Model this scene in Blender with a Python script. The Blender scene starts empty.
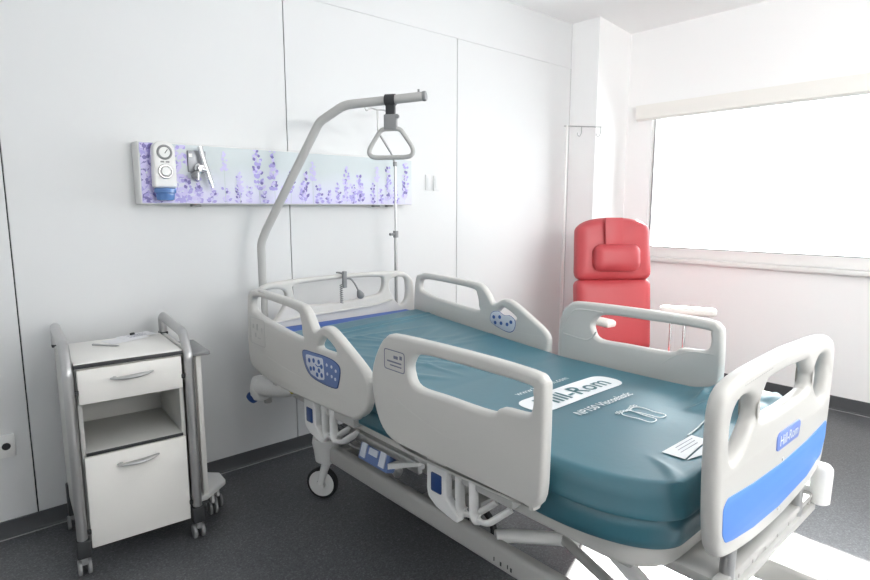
import bpy, bmesh, math, random
from math import sin, cos, pi, radians
from mathutils import Vector, Matrix, noise

random.seed(7)
SC = bpy.context.scene
COL = SC.collection
H = 1.4

# ------------------------------------------------------------------ materials
def mat(name, col, rough=.5, metal=0.0, spec=.5, bump=0.0, bscale=200.0, var=0.0, vscale=8.0, coat=0.0, sheen=0.0):
    m = bpy.data.materials.new(name); m.use_nodes = True
    nt = m.node_tree; b = nt.nodes['Principled BSDF']
    b.inputs['Base Color'].default_value = (*col, 1)
    b.inputs['Roughness'].default_value = rough
    b.inputs['Metallic'].default_value = metal
    b.inputs['Specular IOR Level'].default_value = spec
    b.inputs['Coat Weight'].default_value = coat
    b.inputs['Sheen Weight'].default_value = sheen
    tc = nt.nodes.new('ShaderNodeTexCoord')
    if var:
        n = nt.nodes.new('ShaderNodeTexNoise'); n.inputs['Scale'].default_value = vscale; n.inputs['Detail'].default_value = 5
        r = nt.nodes.new('ShaderNodeMapRange'); r.inputs['To Min'].default_value = 1 - var; r.inputs['To Max'].default_value = 1 + var
        mx = nt.nodes.new('ShaderNodeVectorMath'); mx.operation = 'SCALE'; mx.inputs[0].default_value = col
        nt.links.new(tc.outputs['Object'], n.inputs['Vector']); nt.links.new(n.outputs['Fac'], r.inputs['Value'])
        nt.links.new(r.outputs['Result'], mx.inputs['Scale']); nt.links.new(mx.outputs['Vector'], b.inputs['Base Color'])
    if bump:
        n = nt.nodes.new('ShaderNodeTexNoise'); n.inputs['Scale'].default_value = bscale; n.inputs['Detail'].default_value = 4
        bp = nt.nodes.new('ShaderNodeBump'); bp.inputs['Strength'].default_value = bump; bp.inputs['Distance'].default_value = .002
        nt.links.new(tc.outputs['Object'], n.inputs['Vector']); nt.links.new(n.outputs['Fac'], bp.inputs['Height'])
        nt.links.new(bp.outputs['Normal'], b.inputs['Normal'])
    return m

M = {}
M['wall'] = mat('wall laminate', (.71, .72, .725), .45, spec=.3, var=.008, vscale=2)
M['paint'] = mat('white paint', (.90, .90, .90), .7, bump=.08, bscale=300)
M['ceil'] = mat('ceiling paint', (.92, .92, .92), .8, bump=.05, bscale=300)
M['gap'] = mat('dark joint', (.03, .035, .035), .7)
M['gapgrey'] = mat('grey joint', (.30, .30, .30), .7)
M['base'] = mat('grey cove vinyl', (.072, .076, .082), .45, var=.05)
M['seal'] = mat('grey weld bead', (.32, .33, .34), .5)
M['rail'] = mat('off white moulded plastic', (.61, .60, .575), .38, spec=.45, bump=.05, bscale=500)
M['frame'] = mat('powder coated frame', (.50, .495, .48), .4, spec=.5, bump=.03)
M['white'] = mat('white plastic', (.78, .78, .77), .35)
M['grey'] = mat('grey plastic', (.26, .265, .27), .5)
M['dark'] = mat('charcoal plastic', (.035, .037, .04), .5)
M['tyre'] = mat('black rubber', (.012, .012, .014), .6)
M['alu'] = mat('satin aluminium', (.52, .52, .52), .34, metal=.85, bump=.05, bscale=400)
M['chrome'] = mat('chrome', (.75, .75, .76), .15, metal=1)
M['steel'] = mat('brushed steel', (.5, .5, .5), .3, metal=.9)
M['plate'] = mat('grey metal plate', (.30, .31, .33), .4, metal=.5)
M['polegrey'] = mat('grey enamelled tube', (.46, .46, .45), .4)
M['cab'] = mat('white laminate', (.88, .865, .83), .4, var=.01)
M['cabin'] = mat('grey laminate', (.55, .55, .53), .5)
M['teal'] = mat('teal coated cover', (.031, .142, .190), .36, spec=1.0, bump=.14, bscale=46, var=.06, vscale=6)
M['seam'] = mat('dark teal piping', (.010, .08, .095), .6)
M['bluefoam'] = mat('royal blue cover', (.035, .11, .42), .5, bump=.1, bscale=80)
M['bluepan'] = mat('blue panel', (.11, .29, .80), .55)
M['badge'] = mat('periwinkle badge', (.20, .30, .72), .35)
M['navy'] = mat('navy label', (.018, .055, .19), .35)
M['slate'] = mat('slate blue label', (.13, .20, .42), .4)
M['keypad'] = mat('pale keypad', (.62, .66, .74), .4)
M['ink'] = mat('white print', (.80, .84, .85), .5)
M['inkpill'] = mat('white label print', (.84, .86, .88), .45)
M['inkdark'] = mat('dark teal print', (.055, .16, .185), .5)
M['inkgrey'] = mat('grey print', (.16, .17, .24), .5)
M['inkblue'] = mat('blue print', (.05, .12, .36), .5)
M['red'] = mat('red vinyl', (.47, .060, .070), .45, spec=.5, bump=.08, bscale=60, var=.04)
M['cream'] = mat('cream armrest', (.80, .78, .74), .45)
M['blind'] = mat('cream blind fabric', (.84, .83, .79), .7)
M['paper'] = mat('paper', (.84, .84, .86), .7)
M['yellow'] = mat('yellow clip', (.62, .55, .08), .5)
M['lav1'] = mat('lavender pale print', (.60, .56, .83), .45)
M['lav2'] = mat('lavender mid print', (.40, .36, .72), .45)
M['lav3'] = mat('lavender deep print', (.20, .17, .45), .45)
M['stem'] = mat('stem print', (.52, .60, .58), .45)
M['jar'] = mat('blue translucent jar', (.07, .19, .47), .15, coat=.5)

# floor: dark speckled vinyl
def floor_mat():
    m = bpy.data.materials.new('speckled grey vinyl'); m.use_nodes = True
    nt = m.node_tree; b = nt.nodes['Principled BSDF']; L = nt.links
    tc = nt.nodes.new('ShaderNodeTexCoord')
    v = nt.nodes.new('ShaderNodeTexVoronoi'); v.inputs['Scale'].default_value = 190
    n = nt.nodes.new('ShaderNodeTexNoise'); n.inputs['Scale'].default_value = 110; n.inputs['Detail'].default_value = 6
    n2 = nt.nodes.new('ShaderNodeTexNoise'); n2.inputs['Scale'].default_value = 2.2; n2.inputs['Detail'].default_value = 4
    cr = nt.nodes.new('ShaderNodeValToRGB'); e = cr.color_ramp.elements
    e[0].position = .0; e[0].color = (.040, .042, .047, 1); e[1].position = 1; e[1].color = (.25, .255, .265, 1)
    a = e.new(.45); a.color = (.088, .092, .099, 1); c = e.new(.70); c.color = (.112, .116, .124, 1)
    sep = nt.nodes.new('ShaderNodeSeparateColor')
    add = nt.nodes.new('ShaderNodeMath'); add.operation = 'MULTIPLY_ADD'; add.inputs[1].default_value = .55
    sc2 = nt.nodes.new('ShaderNodeMath'); sc2.operation = 'MULTIPLY'; sc2.inputs[1].default_value = .5
    L.new(tc.outputs['Object'], v.inputs['Vector']); L.new(tc.outputs['Object'], n.inputs['Vector']); L.new(tc.outputs['Object'], n2.inputs['Vector'])
    L.new(v.outputs['Color'], sep.inputs['Color']); L.new(n.outputs['Fac'], sc2.inputs[0])
    L.new(sep.outputs['Red'], add.inputs[0]); L.new(sc2.outputs[0], add.inputs[2])
    L.new(add.outputs[0], cr.inputs['Fac']); L.new(cr.outputs['Color'], b.inputs['Base Color'])
    mr = nt.nodes.new('ShaderNodeMapRange'); mr.inputs['To Min'].default_value = .26; mr.inputs['To Max'].default_value = .38
    L.new(n2.outputs['Fac'], mr.inputs['Value']); L.new(mr.outputs['Result'], b.inputs['Roughness'])
    bp = nt.nodes.new('ShaderNodeBump'); bp.inputs['Strength'].default_value = .06; bp.inputs['Distance'].default_value = .002
    L.new(n2.outputs['Fac'], bp.inputs['Height']); L.new(bp.outputs['Normal'], b.inputs['Normal'])
    b.inputs['Specular IOR Level'].default_value = .5
    return m
M['floor'] = floor_mat()

def print_mat():
    m = bpy.data.materials.new('misty garden print'); m.use_nodes = True
    nt = m.node_tree; b = nt.nodes['Principled BSDF']; L = nt.links
    tc = nt.nodes.new('ShaderNodeTexCoord'); sp = nt.nodes.new('ShaderNodeSeparateXYZ')
    n = nt.nodes.new('ShaderNodeTexNoise'); n.inputs['Scale'].default_value = 9; n.inputs['Detail'].default_value = 3
    L.new(tc.outputs['Object'], sp.inputs[0]); L.new(tc.outputs['Object'], n.inputs['Vector'])
    mr = nt.nodes.new('ShaderNodeMapRange'); mr.inputs['From Min'].default_value = -.139; mr.inputs['From Max'].default_value = .139
    L.new(sp.outputs['Z'], mr.inputs['Value'])
    ad = nt.nodes.new('ShaderNodeMath'); ad.operation = 'MULTIPLY_ADD'; ad.inputs[1].default_value = .5; ad.inputs[2].default_value = -.25
    L.new(n.outputs['Fac'], ad.inputs[0])
    ad2 = nt.nodes.new('ShaderNodeMath'); ad2.operation = 'ADD'; L.new(mr.outputs['Result'], ad2.inputs[0]); L.new(ad.outputs[0], ad2.inputs[1])
    cr = nt.nodes.new('ShaderNodeValToRGB'); e = cr.color_ramp.elements
    e[0].position = .0; e[0].color = (.66, .64, .86, 1); e[1].position = .7; e[1].color = (.60, .66, .68, 1)
    a = e.new(.35); a.color = (.66, .69, .78, 1)
    L.new(ad2.outputs[0], cr.inputs['Fac']); L.new(cr.outputs['Color'], b.inputs['Base Color'])
    b.inputs['Roughness'].default_value = .35
    return m
M['print'] = print_mat()

def glass_mat():
    m = bpy.data.materials.new('window glass'); m.use_nodes = True
    nt = m.node_tree; nt.nodes.remove(nt.nodes['Principled BSDF'])
    out = nt.nodes['Material Output']
    t = nt.nodes.new('ShaderNodeBsdfTransparent'); t.inputs[0].default_value = (.96, .97, .97, 1)
    g = nt.nodes.new('ShaderNodeBsdfGlossy'); g.inputs['Roughness'].default_value = .02
    f = nt.nodes.new('ShaderNodeFresnel'); f.inputs['IOR'].default_value = 1.3
    mx = nt.nodes.new('ShaderNodeMixShader')
    nt.links.new(f.outputs[0], mx.inputs[0]); nt.links.new(t.outputs[0], mx.inputs[1]); nt.links.new(g.outputs[0], mx.inputs[2])
    nt.links.new(mx.outputs[0], out.inputs[0])
    return m
M['glass'] = glass_mat()

# ------------------------------------------------------------------ helpers
def finish_mesh(me, ang=38):
    bm = bmesh.new(); bm.from_mesh(me)
    for f in bm.faces: f.smooth = True
    a = radians(ang)
    for e in bm.edges:
        e.smooth = not (len(e.link_faces) == 2 and e.calc_face_angle(0) > a)
    bm.to_mesh(me); bm.free()

def link(name, bm, mats, parent=None, ang=38, recalc=True):
    if recalc: bmesh.ops.recalc_face_normals(bm, faces=bm.faces)
    me = bpy.data.meshes.new(name); bm.to_mesh(me); bm.free()
    if not isinstance(mats, (list, tuple)): mats = [mats]
    for m in mats: me.materials.append(m)
    finish_mesh(me, ang)
    o = bpy.data.objects.new(name, me); COL.objects.link(o)
    if parent: o.parent = parent
    return o

def tag(o, label=None, cat=None, group=None, kind=None):
    if label: o['label'] = label
    if cat: o['category'] = cat
    if group: o['group'] = group
    if kind: o['kind'] = kind
    return o

def thing(name, label, cat, loc=(0, 0, 0), rz=0, group=None):
    o = bpy.data.objects.new(name, None); COL.objects.link(o)
    o.location = loc; o.rotation_euler = (0, 0, rz); o.empty_display_size = .1
    return tag(o, label, cat, group)

def struct(o, label=None):
    o['kind'] = 'structure'
    if label: o['label'] = label
    return o

def BM(): return bmesh.new()

def box(bm, c, s, bev=0.0, seg=2, mi=0, rot=None):
    r = bmesh.ops.create_cube(bm, size=1)
    vs = r['verts']
    bmesh.ops.scale(bm, vec=s, verts=vs)
    fs = list({f for v in vs for f in v.link_faces})
    if bev:
        es = list({e for v in vs for e in v.link_edges})
        rb = bmesh.ops.bevel(bm, geom=es, offset=bev, segments=seg, profile=.5, affect='EDGES')
        vs = list({v for f in rb['faces'] for v in f.verts} | {v for v in vs if v.is_valid})
        fs = list({f for v in vs for f in v.link_faces})
    if rot is not None: bmesh.ops.transform(bm, matrix=rot, verts=vs)
    bmesh.ops.translate(bm, vec=c, verts=vs)
    for f in fs: f.material_index = mi
    return vs

def boxb(bm, lo, hi, bev=0.0, seg=2, mi=0):
    return box(bm, [(a + b) / 2 for a, b in zip(lo, hi)], [abs(b - a) for a, b in zip(lo, hi)], bev, seg, mi)

def cyl(bm, p0, p1, r0, r1=None, n=24, mi=0, bev=0.0):
    p0 = Vector(p0); p1 = Vector(p1); d = p1 - p0
    r1 = r0 if r1 is None else r1
    q = d.to_track_quat('Z', 'Y').to_matrix()
    rings = []
    prof = [(0, r0), (d.length, r1)]
    if bev: prof = [(0, r0 - bev), (bev * .3, r0 - bev * .3), (bev, r0), (d.length - bev, r1), (d.length - bev * .3, r1 - bev * .3), (d.length, r1 - bev)]
    for z, r in prof:
        rings.append([bm.verts.new(p0 + q @ Vector((r * cos(2 * pi * k / n), r * sin(2 * pi * k / n), z))) for k in range(n)])
    fs = []
    for a, b in zip(rings, rings[1:]):
        for k in range(n): fs.append(bm.faces.new((a[k], a[(k + 1) % n], b[(k + 1) % n], b[k])))
    fs.append(bm.faces.new(rings[0][::-1])); fs.append(bm.faces.new(rings[-1]))
    for f in fs: f.material_index = mi

def lathe(bm, c, axis, prof, n=32, mi=0):
    """prof: list of (distance along axis, radius)"""
    q = Vector(axis).normalized().to_track_quat('Z', 'Y').to_matrix(); c = Vector(c)
    rings = []
    for z, r in prof:
        rings.append([bm.verts.new(c + q @ Vector((max(r, 1e-4) * cos(2 * pi * k / n), max(r, 1e-4) * sin(2 * pi * k / n), z))) for k in range(n)])
    fs = []
    for a, b in zip(rings, rings[1:]):
        for k in range(n): fs.append(bm.faces.new((a[k], a[(k + 1) % n], b[(k + 1) % n], b[k])))
    fs.append(bm.faces.new(rings[0][::-1])); fs.append(bm.faces.new(rings[-1]))
    for f in fs: f.material_index = mi

def crom(pts, n=6, closed=False):
    P = [Vector(p) for p in pts]; out = []; N = len(P)
    rng = range(N) if closed else range(N - 1)
    for i in rng:
        if closed: a, b, c, d = P[i - 1], P[i], P[(i + 1) % N], P[(i + 2) % N]
        else: a, b, c, d = P[max(i - 1, 0)], P[i], P[i + 1], P[min(i + 2, N - 1)]
        for k in range(n):
            t = k / n
            out.append(.5 * ((2 * b) + (-a + c) * t + (2 * a - 5 * b + 4 * c - d) * t * t + (-a + 3 * b - 3 * c + d) * t ** 3))
    if not closed: out.append(P[-1])
    return out

def fillet(pts, r, n=6, closed=False):
    """round the corners of a polyline with radius r (number or list)"""
    P = [Vector(p) for p in pts]; N = len(P); out = []
    for i in range(N):
        ri = r[i] if isinstance(r, (list, tuple)) else r
        if (not closed and i in (0, N - 1)) or ri <= 0: out.append(P[i]); continue
        a, b, c = P[i - 1], P[i], P[(i + 1) % N]
        u = (a - b); v = (c - b); lu, lv = u.length, v.length
        u.normalize(); v.normalize()
        ang = u.angle(v, pi)
        if ang > pi - .02: out.append(b); continue
        t = min(ri / math.tan(ang / 2), lu * .49, lv * .49)
        p0 = b + u * t; p2 = b + v * t
        for k in range(n + 1):
            s = k / n
            out.append((1 - s) ** 2 * p0 + 2 * s * (1 - s) * b + s * s * p2)
    return out

def tube(bm, pts, r, n=14, closed=False, mi=0, flat=1.0, flat_axis=None, endr=0.0):
    P = [Vector(p) for p in pts]; N = len(P)
    T = []
    for i in range(N):
        if closed: t = P[(i + 1) % N] - P[i - 1]
        else: t = P[min(i + 1, N - 1)] - P[max(i - 1, 0)]
        T.append(t.normalized())
    up = Vector(flat_axis) if flat_axis else (Vector((0, 0, 1)) if abs(T[0].z) < .9 else Vector((1, 0, 0)))
    nrm = (up - T[0] * up.dot(T[0])).normalized()
    rings = []
    for i in range(N):
        if flat_axis: nrm = Vector(flat_axis)
        nrm = (nrm - T[i] * nrm.dot(T[i])).normalized()
        b = T[i].cross(nrm)
        rr = r[i] if isinstance(r, (list, tuple)) else r
        rings.append([bm.verts.new(P[i] + (nrm * cos(2 * pi * k / n) * flat + b * sin(2 * pi * k / n)) * rr) for k in range(n)])
    fs = []
    seq = list(zip(rings, rings[1:])) + ([(rings[-1], rings[0])] if closed else [])
    for a, b in seq:
        for k in range(n): fs.append(bm.faces.new((a[k], a[(k + 1) % n], b[(k + 1) % n], b[k])))
    if not closed:
        fs.append(bm.faces.new(rings[0][::-1])); fs.append(bm.faces.new(rings[-1]))
    for f in fs: f.material_index = mi

def plate_mesh(loops, thick, bev, seg=3):
    """loops of 2D points (first outline, others holes) -> bevelled plate mesh in XY, centred on z=0"""
    cu = bpy.data.curves.new('tmp', 'CURVE'); cu.dimensions = '2D'; cu.fill_mode = 'BOTH'
    for lp in loops:
        sp = cu.splines.new('POLY'); sp.points.add(len(lp) - 1)
        for p, q in zip(sp.points, lp): p.co = (q[0], q[1], 0, 1)
        sp.use_cyclic_u = True
    cu.extrude = max(thick / 2 - bev, 0); cu.bevel_depth = bev; cu.bevel_resolution = seg; cu.offset = -bev
    o = bpy.data.objects.new('tmp', cu); COL.objects.link(o)
    dg = bpy.context.evaluated_depsgraph_get()
    me = bpy.data.meshes.new_from_object(o.evaluated_get(dg), depsgraph=dg)
    bpy.data.objects.remove(o); bpy.data.curves.remove(cu)
    return me

def plate(name, loops, thick, bev, mx, mats, parent=None, seg=3, ang=50):
    me = plate_mesh(loops, thick, bev, seg)
    me.transform(mx); me.name = name
    me.materials.clear()
    for m in (mats if isinstance(mats, (list, tuple)) else [mats]): me.materials.append(m)
    bm = bmesh.new(); bm.from_mesh(me)
    bmesh.ops.remove_doubles(bm, verts=bm.verts, dist=1e-5)
    bmesh.ops.recalc_face_normals(bm, faces=bm.faces)
    for f in bm.faces: f.material_index = 0
    bm.to_mesh(me); bm.free()
    finish_mesh(me, ang)
    o = bpy.data.objects.new(name, me); COL.objects.link(o)
    if parent: o.parent = parent
    return o

# frames: 2D (a,b) -> world
def MX_YZ(x, sgn=1):      # a -> Y, b -> Z, plate normal along X
    return Matrix(((0, 0, sgn, x), (1, 0, 0, 0), (0, 1, 0, 0), (0, 0, 0, 1)))
def MX_XZ(y):             # a -> X, b -> Z, plate normal along -Y
    return Matrix(((1, 0, 0, 0), (0, 0, -1, y), (0, 1, 0, 0), (0, 0, 0, 1)))
def MX_XY(z):
    return Matrix.Translation((0, 0, z))

def text_mesh(body, w, h, bold=0.0, shear=0.0):
    """mesh of a line of text, scaled to the box w x h, lower left at origin, in XY"""
    cu = bpy.data.curves.new('tmp', 'FONT'); cu.body = body; cu.size = 1; cu.offset = bold; cu.resolution_u = 3; cu.shear = shear
    o = bpy.data.objects.new('tmp', cu); COL.objects.link(o)
    dg = bpy.context.evaluated_depsgraph_get()
    me = bpy.data.meshes.new_from_object(o.evaluated_get(dg), depsgraph=dg)
    bpy.data.objects.remove(o); bpy.data.curves.remove(cu)
    xs = [v.co.x for v in me.vertices]; ys = [v.co.y for v in me.vertices]
    sx = w / (max(xs) - min(xs)); sy = h / (max(ys) - min(ys)); x0, y0 = min(xs), min(ys)
    for v in me.vertices: v.co = ((v.co.x - x0) * sx, (v.co.y - y0) * sy, 0)
    return me

def text_obj(name, body, w, h, mx, m, parent, bold=0.0, zfun=None, shear=0.0):
    me = text_mesh(body, w, h, bold, shear); me.transform(mx); me.materials.clear(); me.materials.append(m); me.name = name
    if zfun:
        for v in me.vertices: v.co.z = zfun(v.co.x, v.co.y)
    o = bpy.data.objects.new(name, me); COL.objects.link(o); o.parent = parent
    return o

def rrect(x0, y0, x1, y1, r, n=6):
    return [tuple(p)[:2] for p in fillet([(x0, y0, 0), (x1, y0, 0), (x1, y1, 0), (x0, y1, 0)], r, n, True)]

def smooth2(pts, r, n=5):
    return [(p[0], p[1]) for p in fillet([(a, b, 0) for a, b in pts], r, n, True)]

def cr2(pts, n=5):
    return [(p[0], p[1]) for p in crom([(a, b, 0) for a, b in pts], n, True)]

# ------------------------------------------------------------------ room
YW = 2.926; XW = 4.663; ZC = 2.866; XL = -1.1; YF = -1.9
bm = BM(); boxb(bm, (XL - .2, YF - .2, -.1), (XW + .3, YW + .2, 0)); struct(link('floor', bm, M['floor']), 'dark grey speckled vinyl floor')
bm = BM(); boxb(bm, (XL - .2, YF - .2, ZC), (XW + .3, YW + .2, ZC + .1)); struct(link('ceiling', bm, M['ceil']), 'white ceiling')
# head wall: laminate panels with open joints over a dark backing, plain strip above
bm = BM()
boxb(bm, (XL - .2, YW + .012, 0), (XW + .3, YW + .2, ZC), mi=1)
xs = [XL, .25, 1.51, 2.779, 4.057]
for a, b in zip(xs, xs[1:]):
    boxb(bm, (a + .0025, YW, .0), (b - .0025, YW + .02, 2.52), .0015, 1)
boxb(bm, (XL, YW + .004, 2.523), (XW, YW + .02, ZC))
boxb(bm, (2.7766, YW + .008, 0), (2.7814, YW + .02, 2.52), mi=2)  # grey filler in this joint stands in for window glare
boxb(bm, (4.0546, YW + .008, 0), (4.09, YW + .02, 2.52), mi=2)
struct(link('wall_head', bm, [M['wall'], M['gap'], M['gapgrey']]), 'white laminate panelled wall behind the bed head')
# column in the corner
bm = BM()
fp = [(4.057, YW), (4.057, 2.672), (4.70, 2.762), (4.70, YW)]
lo = [bm.verts.new((x, y, 0)) for x, y in fp]; hi = [bm.verts.new((x, y, ZC)) for x, y in fp]
for k in range(4): bm.faces.new((lo[k], lo[(k + 1) % 4], hi[(k + 1) % 4], hi[k]))
bm.faces.new(lo[::-1]); bm.faces.new(hi)
struct(link('wall_column', bm, M['paint']), 'white boxed column in the room corner')
# window wall with an opening
WY0, WY1, WZ0, WZ1 = -1.25, 2.525, .985, 2.24
bm = BM()
T = .16
boxb(bm, (XW, YF - .2, 0), (XW + T, YW + .2, WZ0)); boxb(bm, (XW, YF - .2, WZ1), (XW + T, YW + .2, ZC))
boxb(bm, (XW, WY1, WZ0), (XW + T, YW + .2, WZ1)); boxb(bm, (XW, YF - .2, WZ0), (XW + T, WY0, WZ1))
struct(link('wall_window', bm, M['paint']), 'white wall with the wide window')
bm = BM(); boxb(bm, (XL - .2, YF - .2, 0), (XL, YW + .2, ZC)); struct(link('wall_left', bm, M['paint']), 'white side wall')
bm = BM(); boxb(bm, (XL - .2, YF - .2, 0), (XW + .2, YF, ZC)); struct(link('wall_front', bm, M['paint']), 'white wall opposite the bed')
# window
win = struct(bpy.data.objects.new('window_1', None), 'wide white framed window'); COL.objects.link(win); win.location = (XW, 0, 0)
bm = BM(); fx0, fx1 = .03, .075
boxb(bm, (fx0, WY0, WZ0), (fx1, WY1, 1.07), .004); boxb(bm, (fx0, WY0, 2.19), (fx1, WY1, WZ1), .004)
boxb(bm, (fx0, WY1 - .012, 1.07), (fx1, WY1, 2.19), .002); boxb(bm, (fx0, WY0, 1.07), (fx1, WY0 + .05, 2.19), .004)
link('window_frame', bm, M['white'], win)
bm = BM()
boxb(bm, (fx0 - .003, WY0 + .05, 1.066), (fx0 + .004, WY1 - .008, 1.0735))
boxb(bm, (fx0 - .003, WY1 - .0165, 1.07), (fx0 + .004, WY1 - .008, 2.19))
link('window_gasket', bm, M['gapgrey'], win)
bm = BM(); boxb(bm, (.050, WY0 + .04, 1.065), (.056, WY1 - .01, 2.20)); link('window_pane', bm, M['glass'], win)
bm = BM(); boxb(bm, (XW - .055, WY0 - .05, .950), (XW + .03, WY1 + .03, .985), .006); struct(link('trim_1', bm, M['white']), 'white window sill board')
# blind
t = thing('roller_blind', 'cream rolled-up blind in a long casing above the window', 'blind', (XW - .035, .65, 2.13))
bm = BM()
prof = [(.033, .0), (-.012, .0), (-.032, .012), (-.036, .04), (-.028, .075), (-.034, .1), (-.036, .122), (.033, .122)]
a = [bm.verts.new((x, -2.1, z)) for x, z in prof]; b = [bm.verts.new((x, 1.99, z)) for x, z in prof]
for k in range(len(prof)): bm.faces.new((a[k], a[(k + 1) % len(prof)], b[(k + 1) % len(prof)], b[k]))
bm.faces.new(a[::-1]); bm.faces.new(b)
link('casing', bm, M['blind'], t)
bm = BM(); boxb(bm, (.004, -2.08, -.004), (.014, 1.97, .006), .002); link('bottom_bar', bm, M['white'], t)
# baseboards
def baseboard(name, x0, y0, x1, y1, nx, ny, label):
    bm = BM(); h = .076
    d = Vector((x1 - x0, y1 - y0, 0))
    prof = [(0, 0), (.02, 0), (.008, .008), (.005, .02), (.004, h - .003), (.001, h), (0, h)]
    A = [bm.verts.new((x0 + nx * a, y0 + ny * a, z)) for a, z in prof]; B = [bm.verts.new((x1 + nx * a, y1 + ny * a, z)) for a, z in prof]
    for k in range(len(prof)): bm.faces.new((A[k], A[(k + 1) % len(prof)], B[(k + 1) % len(prof)], B[k]))
    bm.faces.new(A[::-1]); bm.faces.new(B)
    box(bm, ((x0 + x1) / 2 + nx * .021, (y0 + y1) / 2 + ny * .021, .0015), (abs(x1 - x0) + .004 if nx == 0 else .004, abs(y1 - y0) + .004 if ny == 0 else .004, .003), mi=1)
    return struct(link(name, bm, [M['base'], M['seal']]), label)
baseboard('baseboard_head', XL, YW, 4.057, YW, 0, -1, 'dark grey vinyl skirting under the panelled wall')
b = baseboard('baseboard_window', XW, YF, XW, 2.762, -1, 0, 'dark grey vinyl skirting under the window'); b.scale.z = 1.25
baseboard('baseboard_left', XL, YF, XL, YW, 1, 0, 'dark grey skirting on the side wall')
baseboard('baseboard_front', XL, YF, XW, YF, 0, 1, 'dark grey skirting on the front wall')

# ------------------------------------------------------------------ wall fittings
def socket(name, label, x, z, w, h, cat, dark=True, group=None):
    t = thing(name, label, cat, (x, YW, z), group=group)
    bm = BM(); box(bm, (0, -.004 if not dark else -.006, 0), (w, .008 if not dark else .012, h), .003); link('faceplate', bm, M['wall'] if not dark else M['white'], t)
    if dark:
        bm = BM(); lathe(bm, (.012, -.0125, 0), (0, -1, 0), [(0, .021), (.003, .021), (.003, .017), (-.006, .016)]); link('outlet_rim', bm, M['white'], t)
        bm = BM(); cyl(bm, (.012, -.0122, 0), (.012, -.0132, 0), .0155); link('outlet', bm, M['dark'], t)
    else:
        bm = BM(); box(bm, (0, -.009, 0), (w * .62, .003, h * .62), .001); link('rocker', bm, M['wall'], t)
    return t
socket('wall_socket', 'white wall socket low on the panelled wall at left', .150, .405, .086, .098, 'socket')
socket('wall_switch', 'white switch plate right of the lavender panel, the one nearer to it', 2.512, 1.565, .046, .10, 'switch', False, 'switch plates right of the lavender panel')
socket('wall_switch', 'white switch plate right of the lavender panel, the one nearer the corner', 2.585, 1.562, .05, .10, 'switch', False, 'switch plates right of the lavender panel')

# lavender head panel
PX0, PX1, PZ0, PZ1, PYF = .732, 2.298, 1.417, 1.695, 2.826
pcx, pcz = (PX0 + PX1) / 2, (PZ0 + PZ1) / 2
t = thing('bedhead_service_panel', 'long white wall panel printed with purple lavender above the bed', 'wall panel', (pcx, YW, pcz))
PANEL = t
bm = BM(); boxb(bm, (PX0 - pcx, -(YW - PYF) + .003, PZ0 - pcz), (PX1 - pcx, 0, PZ1 - pcz), .003); link('housing', bm, M['white'], t)
bm = BM(); boxb(bm, (PX0 - pcx + .004, -(YW - PYF), PZ0 - pcz + .004), (PX1 - pcx - .003, -(YW - PYF) + .004, PZ1 - pcz - .004), .001, 1); link('printed_front', bm, M['print'], t)
bm = BM()
yl = [-(YW - PYF) - .0006]
zlo, zhi = PZ0 - pcz + .006, PZ1 - pcz - .006
xlo, xhi = PX0 - pcx + .006, PX1 - pcx - .005
def petal(x, z, ang, l, w, mi):
    yl[0] -= .0000012
    pts = [(0, 0), (w * .5, l * .35), (w * .42, l * .7), (0, l), (-w * .42, l * .7), (-w * .5, l * .35)]
    c, s = cos(ang), sin(ang); vs = []
    for a, b in pts:
        X = min(max(x + a * c + b * s, xlo), xhi); Z = min(max(z - a * s + b * c, zlo), zhi)
        vs.append(bm.verts.new((X, yl[0], Z)))
    try: bm.faces.new(vs).material_index = mi
    except ValueError: pass
def sprig(x, z0, z1, s=1.0, lean=0.0, tones=(0, 0, 1, 1, 2)):
    # thin stem, then whorls of small florets
    zb = zlo
    yl[0] -= .0000012
    vs = [bm.verts.new(p) for p in ((x - .0012 - lean * .5, yl[0], zb), (x + .0012 - lean * .5, yl[0], zb), (x + .001 + lean, yl[0], z1), (x - .001 + lean, yl[0], z1))]
    bm.faces.new(vs).material_index = 3
    z = z0
    while z < z1:
        f = (z - z0) / max(z1 - z0, .01)
        n = max(3, int(7 * (1 - f * .6)))
        for k in range(n):
            a = random.uniform(-1.5, 1.5)
            petal(x + lean * f + random.uniform(-.009, .009) * s, z + random.uniform(-.005, .005), a, random.uniform(.014, .026) * s * (1 - .3 * f), .012 * s, random.choice(tones))
        z += random.uniform(.014, .022) * s
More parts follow.
